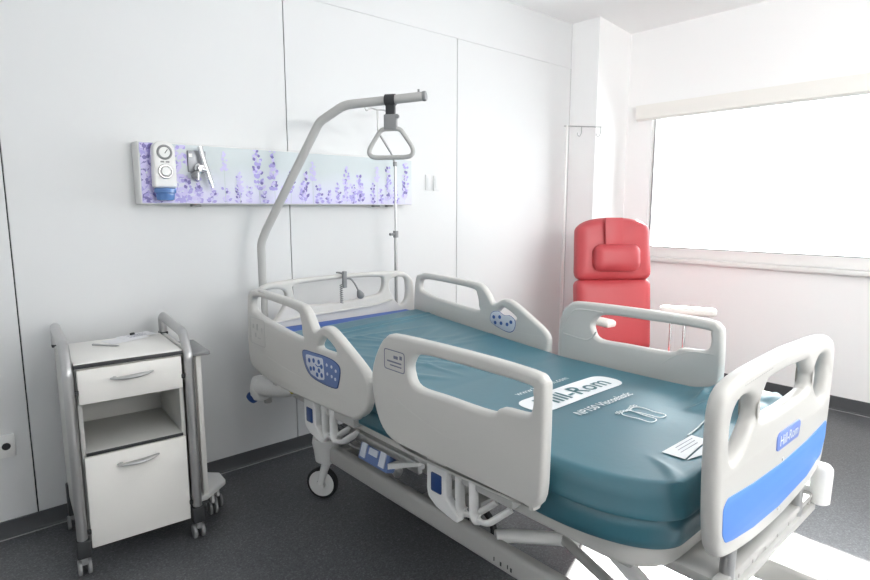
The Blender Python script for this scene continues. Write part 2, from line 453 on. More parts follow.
# blurred mass at the left end
for k in range(520):
    x = xlo + abs(random.gauss(0, .10)); z = random.uniform(zlo, zhi)
    if x > xlo + .25: continue
    petal(x, z, random.uniform(-pi, pi), random.uniform(.015, .04), random.uniform(.012, .022), random.choice((0, 0, 0, 1, 1, 2) if x < xlo + .12 else (0, 0, 1)))
for X, a, b, s in [(1.29, 1.50, 1.70, 1.35), (1.375, 1.49, 1.695, 1.35), (1.47, 1.48, 1.59, 1.1), (1.555, 1.45, 1.585, 1.3), (1.535, 1.44, 1.53, 1.2), (1.24, 1.43, 1.505, 1.1), (1.18, 1.43, 1.56, .9),
                   (1.812, 1.44, 1.63, 1.2), (1.911, 1.44, 1.59, 1.4), (1.86, 1.43, 1.53, 1.1), (2.11, 1.45, 1.63, 1.25), (2.238, 1.46, 1.68, 1.3), (2.17, 1.43, 1.54, 1.1), (2.06, 1.43, 1.52, 1.0),
                   (1.64, 1.43, 1.525, 1.1), (1.70, 1.43, 1.50, 1.0), (1.76, 1.43, 1.54, 1.0), (.99, 1.43, 1.53, 1.2), (1.05, 1.43, 1.50, 1.2), (.93, 1.43, 1.52, 1.2), (1.12, 1.43, 1.49, 1.1), (1.43, 1.43, 1.52, 1.0), (1.32, 1.43, 1.49, 1.1), (2.0, 1.43, 1.55, 1.1)]:
    sprig(X - pcx, a - pcz, b - pcz, s, random.uniform(-.008, .008))
for X, a, b in [(1.115, 1.58, 1.67), (1.19, 1.48, 1.58), (2.03, 1.55, 1.64), (1.60, 1.55, 1.64)]:
    sprig(X - pcx, a - pcz, b - pcz, .9, 0, (0, 0))
o = link('lavender_print', bm, [M['lav1'], M['lav2'], M['lav3'], M['stem']], t, recalc=False)
bm = BM()
for X in (.985, 2.05, 2.15): bm = BM(); box(bm, (X - pcx, -.055, PZ0 - pcz - .006), (.045, .03, .012), .003); link('underside_connector', bm, M['grey'], t)

# suction regulator
t = thing('suction_regulator', 'white rounded regulator with two dials and a blue jar on the lavender panel', 'medical regulator', (.826, PYF, 1.574), )
R = Matrix.Rotation(radians(-3), 4, 'Y')
o = plate('body', [smooth2([(-.050, -.085), (.050, -.085), (.047, .122), (-.047, .122)], [.012, .012, .045, .045], 8)], .05, .010, MX_XZ(-.033), M['white'], t)
for nm, zc, r in (('gauge', .072, .033), ('control_dial', -.012, .033)):
    bm = BM(); lathe(bm, (0, -.058, zc), (0, -1, 0), [(0, r), (.004, r), (.007, r * .9), (.007, r * .8), (.003, r * .72), (.003, .002)])
    d = link(nm, bm, M['grey'] if nm == 'gauge' else M['steel'], t)
    bm = BM()
    lathe(bm, (0, -.061, zc), (0, -1, 0), [(0, r * .7), (.0015, r * .7), (.008 if nm != 'gauge' else .002, r * .55), (.008 if nm != 'gauge' else .002, .001)])
    link('dial_face', bm, M['white'], d)
    if nm == 'gauge':
        bm = BM(); box(bm, (.006, -.0636, zc + .004), (.003, .001, .022), rot=Matrix.Rotation(.6, 4, 'Y')); link('needle', bm, M['dark'], d)
bm = BM(); box(bm, (-.011, -.0585, .030), (.016, .001, .007)); box(bm, (.011, -.0585, .030), (.016, .001, .007)); link('caption_strip', bm, M['grey'], t)
bm = BM(); lathe(bm, (0, -.035, -.086), (0, 0, -1), [(0, .043), (.004, .047), (.020, .047), (.024, .040), (.034, .040), (.052, .037), (.056, .030)]); link('jar', bm, M['jar'], t)

# oxygen flowmeter
t = thing('gas_outlet_valve', 'chrome gas valve with a slanted tube on a grey wall plate, right of the regulator', 'gas valve', (1.000, PYF, 1.598))
bm = BM(); box(bm, (-.016, -.006, .018), (.085, .012, .10), .004); link('back_plate', bm, M['plate'], t)
bm = BM(); lathe(bm, (-.012, -.01, -.015), (0, -1, 0), [(0, .024), (.02, .024), (.022, .018), (.045, .016), (.047, .008)]); link('valve_body', bm, M['chrome'], t)
bm = BM(); tube(bm, [(-.010, -.04, .085), (.008, -.045, .0), (.032, -.05, -.085)], .012, 14); cyl(bm, (.032, -.05, -.085), (.036, -.051, -.104), .007); link('flow_tube', bm, M['chrome'], t)
bm = BM(); lathe(bm, (-.03, -.035, -.03), (-.5, -.6, -.6), [(0, .008), (.02, .010), (.024, .014), (.04, .014), (.042, .010)]); link('knob', bm, M['grey'], t)
bm = BM(); cyl(bm, (-.012, -.05, -.018), (.012, -.05, -.022), .012); cyl(bm, (-.02, -.025, -.03), (-.024, -.03, -.07), .009); link('connector', bm, M['chrome'], t)
bm = BM(); box(bm, (-.045, -.0125, .045), (.016, .001, .016)); link('sticker', bm, M['white'], t)

# ------------------------------------------------------------------ bedside cabinet
CB = thing('bedside_cabinet', 'white bedside cabinet on casters with silver tube sides, left of the bed', 'bedside cabinet', (.558, 2.613, 0), radians(-4.2))
hw, fy, by = .187, -.212, .185
bm = BM()
boxb(bm, (-hw, fy + .012, .12), (-hw + .016, by, .806), .002, 1); boxb(bm, (hw - .016, fy + .012, .12), (hw, by, .806), .002, 1)   # sides
boxb(bm, (-hw + .016, by - .012, .12), (hw - .016, by, .806))           # back
boxb(bm, (-hw + .016, fy + .012, .12), (hw - .016, by - .012, .136))
boxb(bm, (-hw + .016, fy + .014, .665), (hw - .016, by - .012, .677))
link('carcass', bm, M['cabin'], CB)
bm = BM(); boxb(bm, (-hw - .002, fy, .806), (hw + .002, by + .005, .829), .003); link('top_board', bm, M['cab'], CB)
bm = BM(); boxb(bm, (-hw - .003, fy - .003, .809), (hw + .003, fy + .002, .825), .001); link('edge_strip', bm, M['dark'], CB)
bm = BM(); boxb(bm, (-hw + .016, fy + .004, .464), (hw - .016, by - .012, .480), .002); link('shelf', bm, M['cabin'], CB)
bm = BM(); boxb(bm, (-hw + .014, fy - .001, .4665), (hw - .014, fy + .005, .4785), .001); link('edge_strip', bm, M['dark'], CB)
def grip(parent, z, w=.075):
    bm = BM()
    pts = crom([(-w, fy - .011, z - .002), (-w * .6, fy - .022, z - .004), (0, fy - .027, z - .003), (w * .6, fy - .022, z + .000), (w, fy - .011, z + .004)], 6)
    rr = [.005 + .010 * sin(pi * k / (len(pts) - 1)) for k in range(len(pts))]
    tube(bm, pts, rr, 12, flat=.55)
    box(bm, (-w * .8, fy - .009, z), (.012, .014, .008), .002); box(bm, (w * .8, fy - .009, z), (.012, .014, .008), .002)
    link('handle', bm, M['alu'], parent)
bm = BM(); boxb(bm, (-hw + .005, fy - .006, .672), (hw - .005, fy + .012, .803), .003); d = link('drawer', bm, M['cab'], CB); grip(d, .760)
bm = BM()
boxb(bm, (-hw + .006, fy - .006, .098), (hw - .006, fy + .012, .4635), .003); d = link('door', bm, M['cab'], CB); grip(d, .414)
for sx in (-1, 1):
    bm = BM(); x = sx * .210
    pts = fillet([(x, -.214, .115), (x, -.214, .80), (x, -.15, .887), (x, .205, .900), (x, .222, .885), (x, .222, .825)], [0, .05, .07, .02, .02, 0], 7)
    tube(bm, pts, .0215, 18, flat=.86, flat_axis=(1, 0, 0)); link('side_tube', bm, M['alu'], CB)
    bm = BM(); box(bm, (x, .222, .822), (.036, .044, .012), .003); link('tube_foot', bm, M['dark'], CB)
    bm = BM(); boxb(bm, (x - .009, -.19, .16), (x + .009, .235, .822), .004); link('side_panel', bm, M['cabin'], CB)
    bm = BM(); box(bm, (x, -.214, .112), (.048, .054, .07), .006); link('corner_block', bm, M['dark'], CB)
    bm = BM(); box(bm, (x, .19, .14), (.035, .05, .14), .006); link('corner_block', bm, M['dark'], CB)
    for z in (.70, .15):
        bm = BM(); box(bm, (sx * (hw - .001), fy - .006, z + .02), (.014, .012, .018), .003); link('hinge', bm, M['dark'], CB)
    for y in (-.214, .19):
        bm = BM(); box(bm, (x, y, .062), (.024, .034, .034), .006); cyl(bm, (x, y, .055), (x, y, .085), .009)
        c = link('caster', bm, M['grey'], CB)
        for dx in (-.016, .016):
            bm = BM(); lathe(bm, (x + dx - .007, y + .006, .030), (1, 0, 0), [(0, .02), (0, .027), (.003, .030), (.011, .030), (.014, .027), (.014, .02)], 20); link('wheel', bm, M['grey'], c)
# fold-down table leaf with its own foot, right of the cabinet
bm = BM(); boxb(bm, (.262, -.12, .13), (.284, .10, .775), .004); link('table_leaf', bm, M['cab'], CB)
bm = BM(); boxb(bm, (.232, -.15, .775), (.318, .12, .792), .006); link('leaf_cap', bm, M['grey'], CB)
bm = BM(); boxb(bm, (.236, -.05, .12), (.262, .02, .775), .003); link('leaf_post', bm, M['alu'], CB)
o = plate('table_foot', [smooth2([(.225, -.13), (.275, -.13), (.385, -.03), (.385, .06), (.34, .10), (.225, .10)], .014)], .026, .006, MX_XY(.125), M['white'], CB)
bm = BM(); box(bm, (.238, -.085, .148), (.03, .03, .02), .004); link('foot_bracket', bm, M['dark'], CB)
for dx, dy in ((.352, .0), (.315, -.05)):
    bm = BM(); box(bm, (dx, dy, .085), (.014, .03, .06), .004); c = link('caster', bm, M['white'], CB)
    for q in (-.012, .012):
        bm = BM(); lathe(bm, (dx + q - .006, dy, .030), (1, 0, 0), [(0, .02), (0, .027), (.003, .030), (.009, .030), (.012, .027), (.012, .02)], 20); link('wheel', bm, M['grey'], c)

# leaflet + pen on the cabinet
t = thing('paper_leaflet', 'folded white paper leaflet lying on the bedside cabinet', 'paper', (.625, 2.735, .829), radians(14))
bm = BM()
for (a, b, c, d, z) in [(-.10, -.045, .06, .05, .0008), (-.03, -.01, .11, .075, .0022)]:
    nx = 8
    vv = [[bm.verts.new((a + (c - a) * i / nx, b + (d - b) * j, z + .004 * (i / nx) ** 2)) for i in range(nx + 1)] for j in range(2)]
    for i in range(nx): bm.faces.new((vv[0][i], vv[0][i + 1], vv[1][i + 1], vv[1][i]))
    r = bmesh.ops.extrude_face_region(bm, geom=[f for f in bm.faces if f.verts[0] in vv[0] or f.verts[0] in vv[1]])
    bmesh.ops.translate(bm, vec=(0, 0, .0009), verts=[g for g in r['geom'] if isinstance(g, bmesh.types.BMVert)])
link('sheet', bm, M['paper'], t)
bm = BM()
for k in range(7): box(bm, (.04, .0 + .009 * k, .0062), (.09 - .02 * (k % 3), .0018, .0003))
link('printed_lines', bm, M['inkgrey'], t)
t = thing('pen', 'thin grey pen lying in front of the paper leaflet', 'pen', (.510, 2.655, .8335), radians(-50))
bm = BM(); cyl(bm, (-.06, 0, 0), (.05, 0, 0), .0038, n=12); cyl(bm, (.05, 0, 0), (.064, 0, 0), .0036, .001, n=12); link('barrel', bm, M['steel'], t)
bm = BM(); box(bm, (-.042, 0, .0045), (.03, .002, .0016)); link('clip', bm, M['chrome'], t)
t = thing('paper_clip', 'small black clip at the back edge of the paper leaflet', 'clip', (.648, 2.800, .829), .4)
bm = BM(); box(bm, (0, 0, .008), (.02, .012, .012), .003); link('clip_body', bm, M['dark'], t)

# ------------------------------------------------------------------ BED
XC = 1.64
BED = thing('hospital_bed', 'off-white hospital bed with split side rails, blue-striped footboard and wheeled base', 'hospital bed', (XC, 1.6, 0))
BL = Vector((XC, 1.6, 0))
INV = Matrix.Translation(-BL)
def bpart(name, bm, m, parent=None, ang=38):
    bm.transform(INV)
    return link(name, bm, m, parent or BED, ang)
def bplate(name, loops, thick, bev, mx, m, parent=None, seg=3):
    return plate(name, loops, thick, bev, INV @ mx, m, parent or BED, seg)

# side rails: (y, z) profiles
nh = [(2.590, .990), (2.545, 1.018), (2.47, 1.027), (2.12, 1.014), (2.045, .998), (2.000, .955), (1.970, .918), (1.932, .934), (1.893, .948), (1.838, .940), (1.71, .874), (1.625, .822), (1.600, .770), (1.625, .680), (1.69, .632), (1.75, .622), (2.27, .607), (2.51, .630), (2.600, .668), (2.608, .83)]
nh1 = [(2.548, .935), (2.543, .978), (2.50, .990), (2.42, .992), (2.130, .978), (2.085, .950), (2.073, .893), (2.09, .866), (2.395, .893), (2.52, .915)]
nh2 = [(1.945, .852), (1.930, .885), (1.903, .904), (1.865, .895), (1.815, .868), (1.83, .852)]
nf = [(1.585, .835), (1.548, .925), (1.500, .976), (1.435, .990), (1.13, .995), (.895, .990), (.850, .975), (.835, .94), (.832, .78), (.846, .665), (.872, .626), (.91, .616), (1.32, .600), (1.44, .612), (1.525, .648), (1.573, .73)]
nf1 = [(1.378, .875), (1.375, .912), (1.325, .947), (1.13, .953), (.908, .952), (.882, .938), (.880, .893), (.905, .872), (.99, .864), (1.032, .841), (1.22, .838), (1.345, .838)]
RX = (1.128, 2.145)
rails = {}
for side, x in zip(('near', 'far'), RX):
    sg = -1 if side == 'near' else 1
    for nm, outl, holes in (('head', nh, [nh1, nh2]), ('foot', nf, [nf1])):
        if side == 'far' and nm == 'foot': outl = [(min(a, 1.545 + (a - 1.545) * .25) if a > 1.545 else a, b) for a, b in outl]
        if side == 'far' and nm == 'head': outl = [(a if a > 1.75 else 1.75 - (1.75 - a) * .93, b) for a, b in outl]
        if side == 'near': outl = [(max(a * 1.006, .846), b) for a, b in outl]; holes = [[(max(a * 1.006, .890), b) for a, b in h] for h in holes]
        o = bplate('side_rail', [smooth2(cr2(outl, 3), .004)] + [cr2(h, 4) for h in holes], .040, .0135, MX_YZ(x), M['rail'], seg=4)
        rails[side, nm] = o
tag(rails['near', 'head'], 'raised head side rail on the cabinet side of the bed'); tag(rails['near', 'foot'], 'raised foot side rail on the cabinet side of the bed')
tag(rails['far', 'head'], 'raised head side rail on the window side of the bed'); tag(rails['far', 'foot'], 'raised foot side rail on the window side of the bed')
# recessed / raised mouldings and stickers on the rails
def yz_print(name, loop, x, m, parent, th=.0016):
    return plate(name, [loop], th, .0003, INV @ MX_YZ(x), m, parent, 1)
def ring_loop(loop, w):
    # thin closed band following a loop (as outline + hole)
    c = Vector((sum(p[0] for p in loop) / len(loop), sum(p[1] for p in loop) / len(loop)))
    inner = []
    for p in loop:
        d = Vector(p) - c
        inner.append(tuple(c + d * (1 - w / max(d.length, 1e-3))))
    return [loop, inner]
def control(rail, xo, sg, big=True):
    st = cr2([(2.078, .822), (1.99, .830), (1.90, .832), (1.83, .826), (1.792, .803), (1.805, .742), (1.83, .718), (1.94, .716), (2.02, .728), (2.065, .766)], 4)
    if not big:
        st = cr2([(1.975, .868), (1.93, .884), (1.885, .868), (1.85, .872), (1.815, .85), (1.82, .805), (1.855, .785), (1.93, .80), (1.98, .825)], 4)
    cy = sum(p[0] for p in st) / len(st); cz = sum(p[1] for p in st) / len(st)
    p = yz_print('control_panel', st, xo + sg * .0206, M['navy'] if big else M['inkblue'], rail)
    st2 = [(cy + (a - cy) * .965, cz + (b - cz) * .94) for a, b in st]
    yz_print('control_panel', st2, xo + sg * .0216, M['slate'] if big else M['keypad'], rail)
    if big:
        kp = [(a, b) for a, b in [(2.050, .812), (1.915, .820), (1.905, .735), (1.95, .728), (2.01, .738), (2.045, .770)]]
        yz_print('keypad', smooth2(kp, .012), xo + sg * .0226, M['keypad'], rail)
        spots = [(2.02, .792), (1.985, .798), (1.985, .765), (2.01, .76), (1.945, .80), (1.945, .765), (1.96, .745), (1.925, .75), (1.925, .785)]
        spots2 = [(1.885, .80), (1.85, .80), (1.882, .765), (1.85, .762), (1.82, .79), (1.825, .757)]
    else:
        spots = [(1.955, .85), (1.915, .855), (1.945, .822), (1.905, .825), (1.865, .825), (1.84, .84)]; spots2 = []
    for (a, b) in spots:
        bm = BM(); lathe(bm, (xo + sg * .0232, a, b), (sg, 0, 0), [(0, .0062), (0, .0095), (.001, .0095), (.001, .0062)], 14); bpart('button', bm, M['inkblue'], rail)
    if big:
        bm = BM(); tube(bm, [(xo + sg * .0236, 1.972, .785), (xo + sg * .0236, 1.955, .779), (xo + sg * .0236, 1.935, .784)], .0022, 6); bpart('button_print', bm, M['inkblue'], rail)
    if spots2:
        for (a, b) in spots2:
            bm = BM(); lathe(bm, (xo + sg * .0232, a, b), (sg, 0, 0), [(0, .004), (0, .0065), (.001, .0065), (.001, .004)], 12); bpart('button', bm, M['keypad'], rail)
control(rails['near', 'head'], RX[0], -1)
control(rails['far', 'head'], RX[1], -1, False)
# moulded instruction marks
def frame_mark(rail, x, sg, y0, z0, y1, z1, m, th=.003, lines=()):
    lp = rrect(min(y0, y1), z0, max(y0, y1), z1, .012)
    inn = rrect(min(y0, y1) + th, z0 + th, max(y0, y1) - th, z1 - th, .010)
    plate('sticker_outline', [lp, inn], .0012, .0002, INV @ MX_YZ(x), m, rail, 1)
    for (a, b, w, h) in lines: bm = BM(); box(bm, (x, a, b), (.0012, w, h)); bpart('sticker_print', bm, m, rail)
frame_mark(rails['near', 'foot'], RX[0] - .0205, -1, 1.405, .868, 1.515, .938, M['inkgrey'], .003,
           [(1.46, .898, .075, .005), (1.452, .886, .06, .004), (1.452, .915, .022, .01), (1.425, .918, .012, .012)])
frame_mark(rails['near', 'head'], RX[0] - .0205, -1, 2.43, .765, 2.585, .892, M['frame'], .003,
           [(2.55, .85, .015, .02), (2.51, .85, .015, .03), (2.53, .81, .012, .02), (2.49, .80, .03, .006), (2.46, .84, .006, .03)])
# soft embossed lines of the mouldings
def emboss(rail, pts, x, r=.0022):
    bm = BM(); tube(bm, crom([(x, a, b) for a, b in pts], 5), r, 8); bpart('moulded_rib', bm, M['rail'], rail)
emboss(rails['near', 'foot'], [(1.50, .80), (1.42, .765), (1.30, .735), (1.22, .722), (1.17, .722), (1.14, .73)], RX[0] - .0185)
emboss(rails['near', 'head'], [(2.50, .74), (2.30, .715), (2.08, .70), (1.85, .69), (1.70, .69)], RX[0] - .0185)
emboss(rails['far', 'head'], [(1.90, .80), (1.75, .795), (1.65, .80)], RX[1] - .0185)
x = RX[1] - .0185
emboss(rails['far', 'foot'], [(1.545, .84), (1.49, .935), (1.44, .957), (1.33, .958)], x, .004)
emboss(rails['far', 'foot'], [(1.53, .835), (1.42, .825), (1.38, .84), (1.36, .87)], x, .004)
emboss(rails['far', 'foot'], [(.86, .865), (.95, .858), (1.01, .83), (1.06, .79)], x, .003)

# rail arms, brackets, release tabs
def rail_bracket(xo, sg, y0, hook_y):
    xi = xo - sg * .004
    bm = BM()
    prof = [(-.045, .64), (.045, .64), (.045, .50), (.038, .475), (.0, .452), (-.075, .438), (-.10, .436), (-.105, .458), (-.075, .478), (-.05, .50)]
    me = plate_mesh([smooth2([(y0 + a, b) for a, b in prof], .015)], .03, .006)
    me.transform(MX_YZ(xi - sg * .02)); bm.from_mesh(me)
    p = bpart('rail_bracket', bm, M['white'])
    bm = BM(); box(bm, (xi - sg * .02 + sg * .0165, y0 - .005, .535), (.005, .048, .062), .004); bpart('release_tab', bm, M['navy'], p)
    for k in (0, 1):
        yy = hook_y - .10 * k * .6
        bm = BM(); pts = fillet([(xi - sg * .03, yy + .05, .62), (xi - sg * .03, yy + .045, .470), (xi - sg * .035, yy - .0, .462), (xi - sg * .09, yy - .05, .512)], [0, .03, .04, 0], 6)
        tube(bm, pts, .019, 12, flat=.45, flat_axis=(0, 1, .3)); bpart('rail_arm', bm, M['white'])
    bm = BM(); boxb(bm, (xi - sg * .08, y0 - .30, .555), (xi - sg * .03, y0 + .14, .60), .006)
    bpart('rail_slide', bm, M['frame'])
for xo, sg in ((RX[0], -1), (RX[1], 1)):
    rail_bracket(xo, sg, 2.095, 1.955); rail_bracket(xo, sg, 1.288, 1.155)

# headboard
HX, HY = XC, 2.64
def mir(pts): return [(2 * HX - a, b) for a, b in pts][::-1]
half = [(HX, 1.046), (HX + .18, 1.044), (HX + .31, 1.040), (HX + .41, 1.033), (HX + .468, 1.005), (HX + .500, .955), (HX + .505, .80), (HX + .49, .66), (HX + .45, .62), (HX + .2, .612)]
outl = mir(half)[0:-1] + half
outl = [(2 * HX - a, b) for a, b in half[::-1]][0:-1] + half
cent = [(HX - .283, .985), (HX - .27, 1.012), (HX - .15, 1.019), (HX, 1.022), (HX + .15, 1.019), (HX + .268, 1.010), (HX + .283, .98), (HX + .268, .93), (HX + .22, .913), (HX, .895), (HX - .22, .905), (HX - .268, .93)]
rh = [(HX + .322, .975), (HX + .35, .998), (HX + .405, 1.002), (HX + .447, .985), (HX + .455, .92), (HX + .445, .86), (HX + .405, .838), (HX + .365, .868), (HX + .328, .925)]
hb = bplate('headboard', [cr2(outl, 4), cr2(cent, 4), cr2(rh, 4), cr2(mir(rh), 4)], .042, .014, MX_XZ(HY), M['rail'], seg=4)
bm = BM(); tube(bm, crom([(HX - .40, HY - .021, .835), (HX - .2, HY - .024, .848), (HX, HY - .026, .852), (HX + .2, HY - .024, .858), (HX + .33, HY - .021, .875)], 6), .012, 10, flat=.5, flat_axis=(0, 0, 1)); bpart('moulded_ledge', bm, M['rail'], hb)

# footboard
FX, FY = 1.665, .500
half = [(FX, 1.036), (FX + .12, 1.033), (FX + .26, 1.028), (FX + .345, 1.018), (FX + .39, 1.000), (FX + .411, .970), (FX + .418, .92), (FX + .416, .82), (FX + .407, .72), (FX + .395, .655), (FX + .378, .612), (FX + .335, .585), (FX + .18, .560)]
def mirf(pts): return [(2 * FX - a, b) for a, b in pts][::-1]
outl = [(2 * FX - a, b) for a, b in half[::-1]][0:-1] + half + [(FX, .552)]
cent = [(FX - .192, .897), (FX - .197, .925), (FX - .16, .968), (FX - .145, .978), (FX, .984), (FX + .145, .978), (FX + .16, .968), (FX + .197, .925), (FX + .192, .897), (FX + .17, .887), (FX + .09, .882), (FX, .880), (FX - .09, .882), (FX - .17, .887)]
lh = [(FX - .362, .918), (FX - .340, .957), (FX - .298, .970), (FX - .255, .966), (FX - .224, .945), (FX - .219, .905), (FX - .25, .868), (FX - .288, .838), (FX - .332, .824), (FX - .355, .85)]
fb = bplate('footboard', [cr2(outl, 4), smooth2(cent, .018), cr2(lh, 4), cr2(mirf(lh), 4)], .044, .019, MX_XZ(FY), M['rail'], seg=4)
yo = FY - .0222
bl = [(FX - .378, .727), (FX - .355, .745), (FX - .2, .731), (FX, .723), (FX + .2, .729), (FX + .34, .742), (FX + .385, .748), (FX + .383, .69), (FX + .352, .642), (FX + .23, .610), (FX, .598), (FX - .18, .606), (FX - .31, .624), (FX - .352, .634), (FX - .372, .66)]
plate('blue_stripe', [smooth2(bl, [.02, .02, .05, .05, .05, .02, .02, .03, .03, .05, .05, .05, .02, .02, .03])], .003, .0008, INV @ MX_XZ(yo), M['bluepan'], fb, 1)
bg = [(1.608, .768), (1.775, .768), (1.785, .808), (1.77, .818), (1.62, .818), (1.606, .808)]
plate('badge', [smooth2(bg, .012)], .004, .001, INV @ MX_XZ(yo - .001), M['badge'], fb, 1)
text_obj('badge_lettering', 'Hill-Rom', .138, .028, INV @ MX_XZ(yo - .0036) @ Matrix.Translation((1.626, .779, 0)), M['ink'], fb, .012)
bm = BM()
for k in range(16): cyl(bm, (FX - .30 + k * .011, FY - .0195, 1.0005 + k * .0006), (FX - .30 + k * .011, FY - .0225, .9995 + k * .0006), .0022, n=8)
bpart('grip_dimples', bm, M['frame'], fb)
bm = BM()
for (a, b) in ((FX, .733), (FX, .590)): bm = BM(); cyl(bm, (a, yo, b), (a, yo - .003, b), .005, n=10); bpart('clip_pin', bm, M['white'], fb)
# foot bumper bar + rollers
bm = BM()
boxb(bm, (1.25, .485, .492), (2.03, .515, .512), .005); boxb(bm, (1.25, .478, .452), (2.03, .508, .478), .006)
for k in range(9): boxb(bm, (1.27 + k * .09, .488, .470), (1.30 + k * .09, .505, .50))
bpart('foot_bumper', bm, M['frame'])
for xx in (2.035,):
    bm = BM(); lathe(bm, (xx, .472, .478), (0, 0, 1), [(0, .024), (.004, .029), (.10, .031), (.115, .030), (.125, .022), (.128, .01)]); boxb(bm, (xx - .02, .48, .49), (xx + .02, .56, .53), .006); bpart('bumper_roller', bm, M['white'])
for xx in (1.40, 1.90):
    bm = BM(); cyl(bm, (xx, FY, .47), (xx, FY, .60), .018); bpart('footboard_post', bm, M['steel'])
# head bumpers
for sx in (-1, 1):
    bx = XC + sx * .452
    bm = BM()
    lathe(bm, (bx, 2.685, .440), (0, 0, 1), [(0, .030), (.006, .042), (.03, .052), (.07, .050), (.10, .043), (.115, .036), (.12, .02)], 28)
    tube(bm, [(bx, 2.685, .51), (bx, 2.56, .525), (bx - sx * .01, 2.44, .545), (bx - sx * .02, 2.36, .56)], [.046, .044, .036, .026], 16)
    c = bpart('head_bumper', bm, M['white'])
    bm = BM(); lathe(bm, (bx + sx * .028, 2.70, .460), (sx * .55, .45, -.70), [(-.004, .030), (.014, .032), (.026, .028), (.031, .012)]); bpart('bumper_cap', bm, M['navy'], c)
    bm = BM(); boxb(bm, (bx - .02, 2.46, .56), (bx + .02, 2.50, .64), .005); bpart('bumper_stay', bm, M['frame'])
    bm = BM(); box(bm, (bx + sx * .012, 2.36, .585), (.014, .10, .016), .003, rot=Matrix.Rotation(.35, 4, 'X')); bpart('cable_clip', bm, M['yellow'])

# deck (mattress platform)
def deck_loop(ins=0.0, n=8):
    x0, x1, y0, y1 = 1.238 + ins, 2.042 - ins, .605 + ins, 2.60 - ins
    return [(p[0], p[1]) for p in fillet([(x0, y0, 0), (x1, y0, 0), (x1, y1, 0), (x0, y1, 0)], [.16, .16, .06, .06], n, True)]
bplate('deck_frame', [deck_loop(), deck_loop(.055)], .066, .016, MX_XY(.530), M['rail'])
for (a, b) in ((.67, 1.18), (1.20, 1.52), (1.54, 2.54)):
    bplate('deck_panel', [rrect(1.285, a, 1.995, b, .03)], .016, .005, MX_XY(.555), M['frame'])
bm = BM()
for yy in (.98, 1.10, 1.62, 2.2):
    for xx in (1.238, 2.042): box(bm, (xx, yy, .566), (.018, .035, .012), .003)
for xx in (1.40, 1.50): box(bm, (xx, .607, .566), (.03, .012, .012), .003)
bpart('mattress_retainer', bm, M['white'])
bm = BM()
for xx in (1.40, 1.88): boxb(bm, (xx - .02, .70, .455), (xx + .02, 2.60, .505), .006)
for yy in (.72, 1.55, 2.56): boxb(bm, (1.30, yy - .02, .46), (1.98, yy + .02, .50), .006)
boxb(bm, (1.30, 2.56, .50), (1.98, 2.66, .54), .006); boxb(bm, (1.36, .49, .47), (1.92, .72, .50), .006)
bpart('upper_frame', bm, M['frame'])

# base frame
for xx in (1.345, 1.935):
    bm = BM()
    pts = [(xx, .42, .245), (xx, 2.28, .245)]
    boxb(bm, (xx - .024, .30, .205), (xx + .024, 2.26, .288), .014, 3); bpart('base_beam', bm, M['frame'])
for yy in (.38, 2.24):
    bm = BM(); boxb(bm, (1.36, yy - .035, .21), (1.92, yy + .035, .27), .014, 3); bpart('cross_beam', bm, M['frame'])
bm = BM()
for k, yy in enumerate((1.20, 1.17, 1.14, 1.125)): box(bm, (1.3206, yy, .235 - .004 * (k % 2)), (.001, .004 + .003 * (k % 2), .014))
bpart('beam_marking', bm, M['dark'])
def caster(x, y, turn, big=True):
    bm = BM()
    lathe(bm, (x, y, .19), (0, 0, 1), [(0, .042), (.01, .058), (.06, .064), (.10, .072), (.125, .068), (.135, .03)], 28)
    h = bpart('caster_housing', bm, M['white'])
    d = -Vector((cos(turn), sin(turn), 0)); s = Vector((-sin(turn), cos(turn), 0)); off = d * .03
    bm = BM()
    tube(bm, [Vector((x, y, .20)), Vector((x, y, .155)) - s * .024 + off * .3, Vector((x, y, .078)) + off - s * .030], [.024, .020, .015], 12)
    cyl(bm, Vector((x, y, .078)) + off - s * .040, Vector((x, y, .078)) + off - s * .018, .022)
    bpart('caster_fork', bm, M['white'], h)
    c = Vector((x, y, .078)) + off
    bm = BM(); lathe(bm, c - s * .016, s, [(0, .055), (0, .068), (.006, .0775), (.026, .0775), (.032, .068), (.032, .055)], 40); bpart('tyre', bm, M['tyre'], h)
    bm = BM(); lathe(bm, c - s * .018, s, [(0, .01), (0, .055), (.003, .069), (.033, .069), (.036, .055), (.036, .01)], 40); bpart('wheel_disc', bm, M['white'], h)
caster(1.345, 2.31, radians(-55)); caster(1.935, 2.31, radians(-60)); caster(1.345, .34, radians(-40)); caster(1.935, .34, radians(-70))
# centre steering wheel
bm = BM(); boxb(bm, (1.60, 1.53, .15), (1.68, 1.68, .20), .01); h = bpart('caster_housing', bm, M['frame'])
bm = BM(); lathe(bm, (1.624, 1.56, .076), (1, 0, 0), [(0, .055), (0, .066), (.006, .075), (.026, .075), (.032, .066), (.032, .055)], 36); bpart('tyre', bm, M['tyre'], h)
bm = BM(); lathe(bm, (1.622, 1.56, .076), (1, 0, 0), [(0, .01), (0, .055), (.003, .067), (.033, .067), (.036, .055), (.036, .01)], 36); bpart('wheel_disc', bm, M['grey'], h)
bm = BM(); boxb(bm, (1.36, 1.62, .20), (1.92, 1.68, .25), .01); bpart('cross_beam', bm, M['frame'])
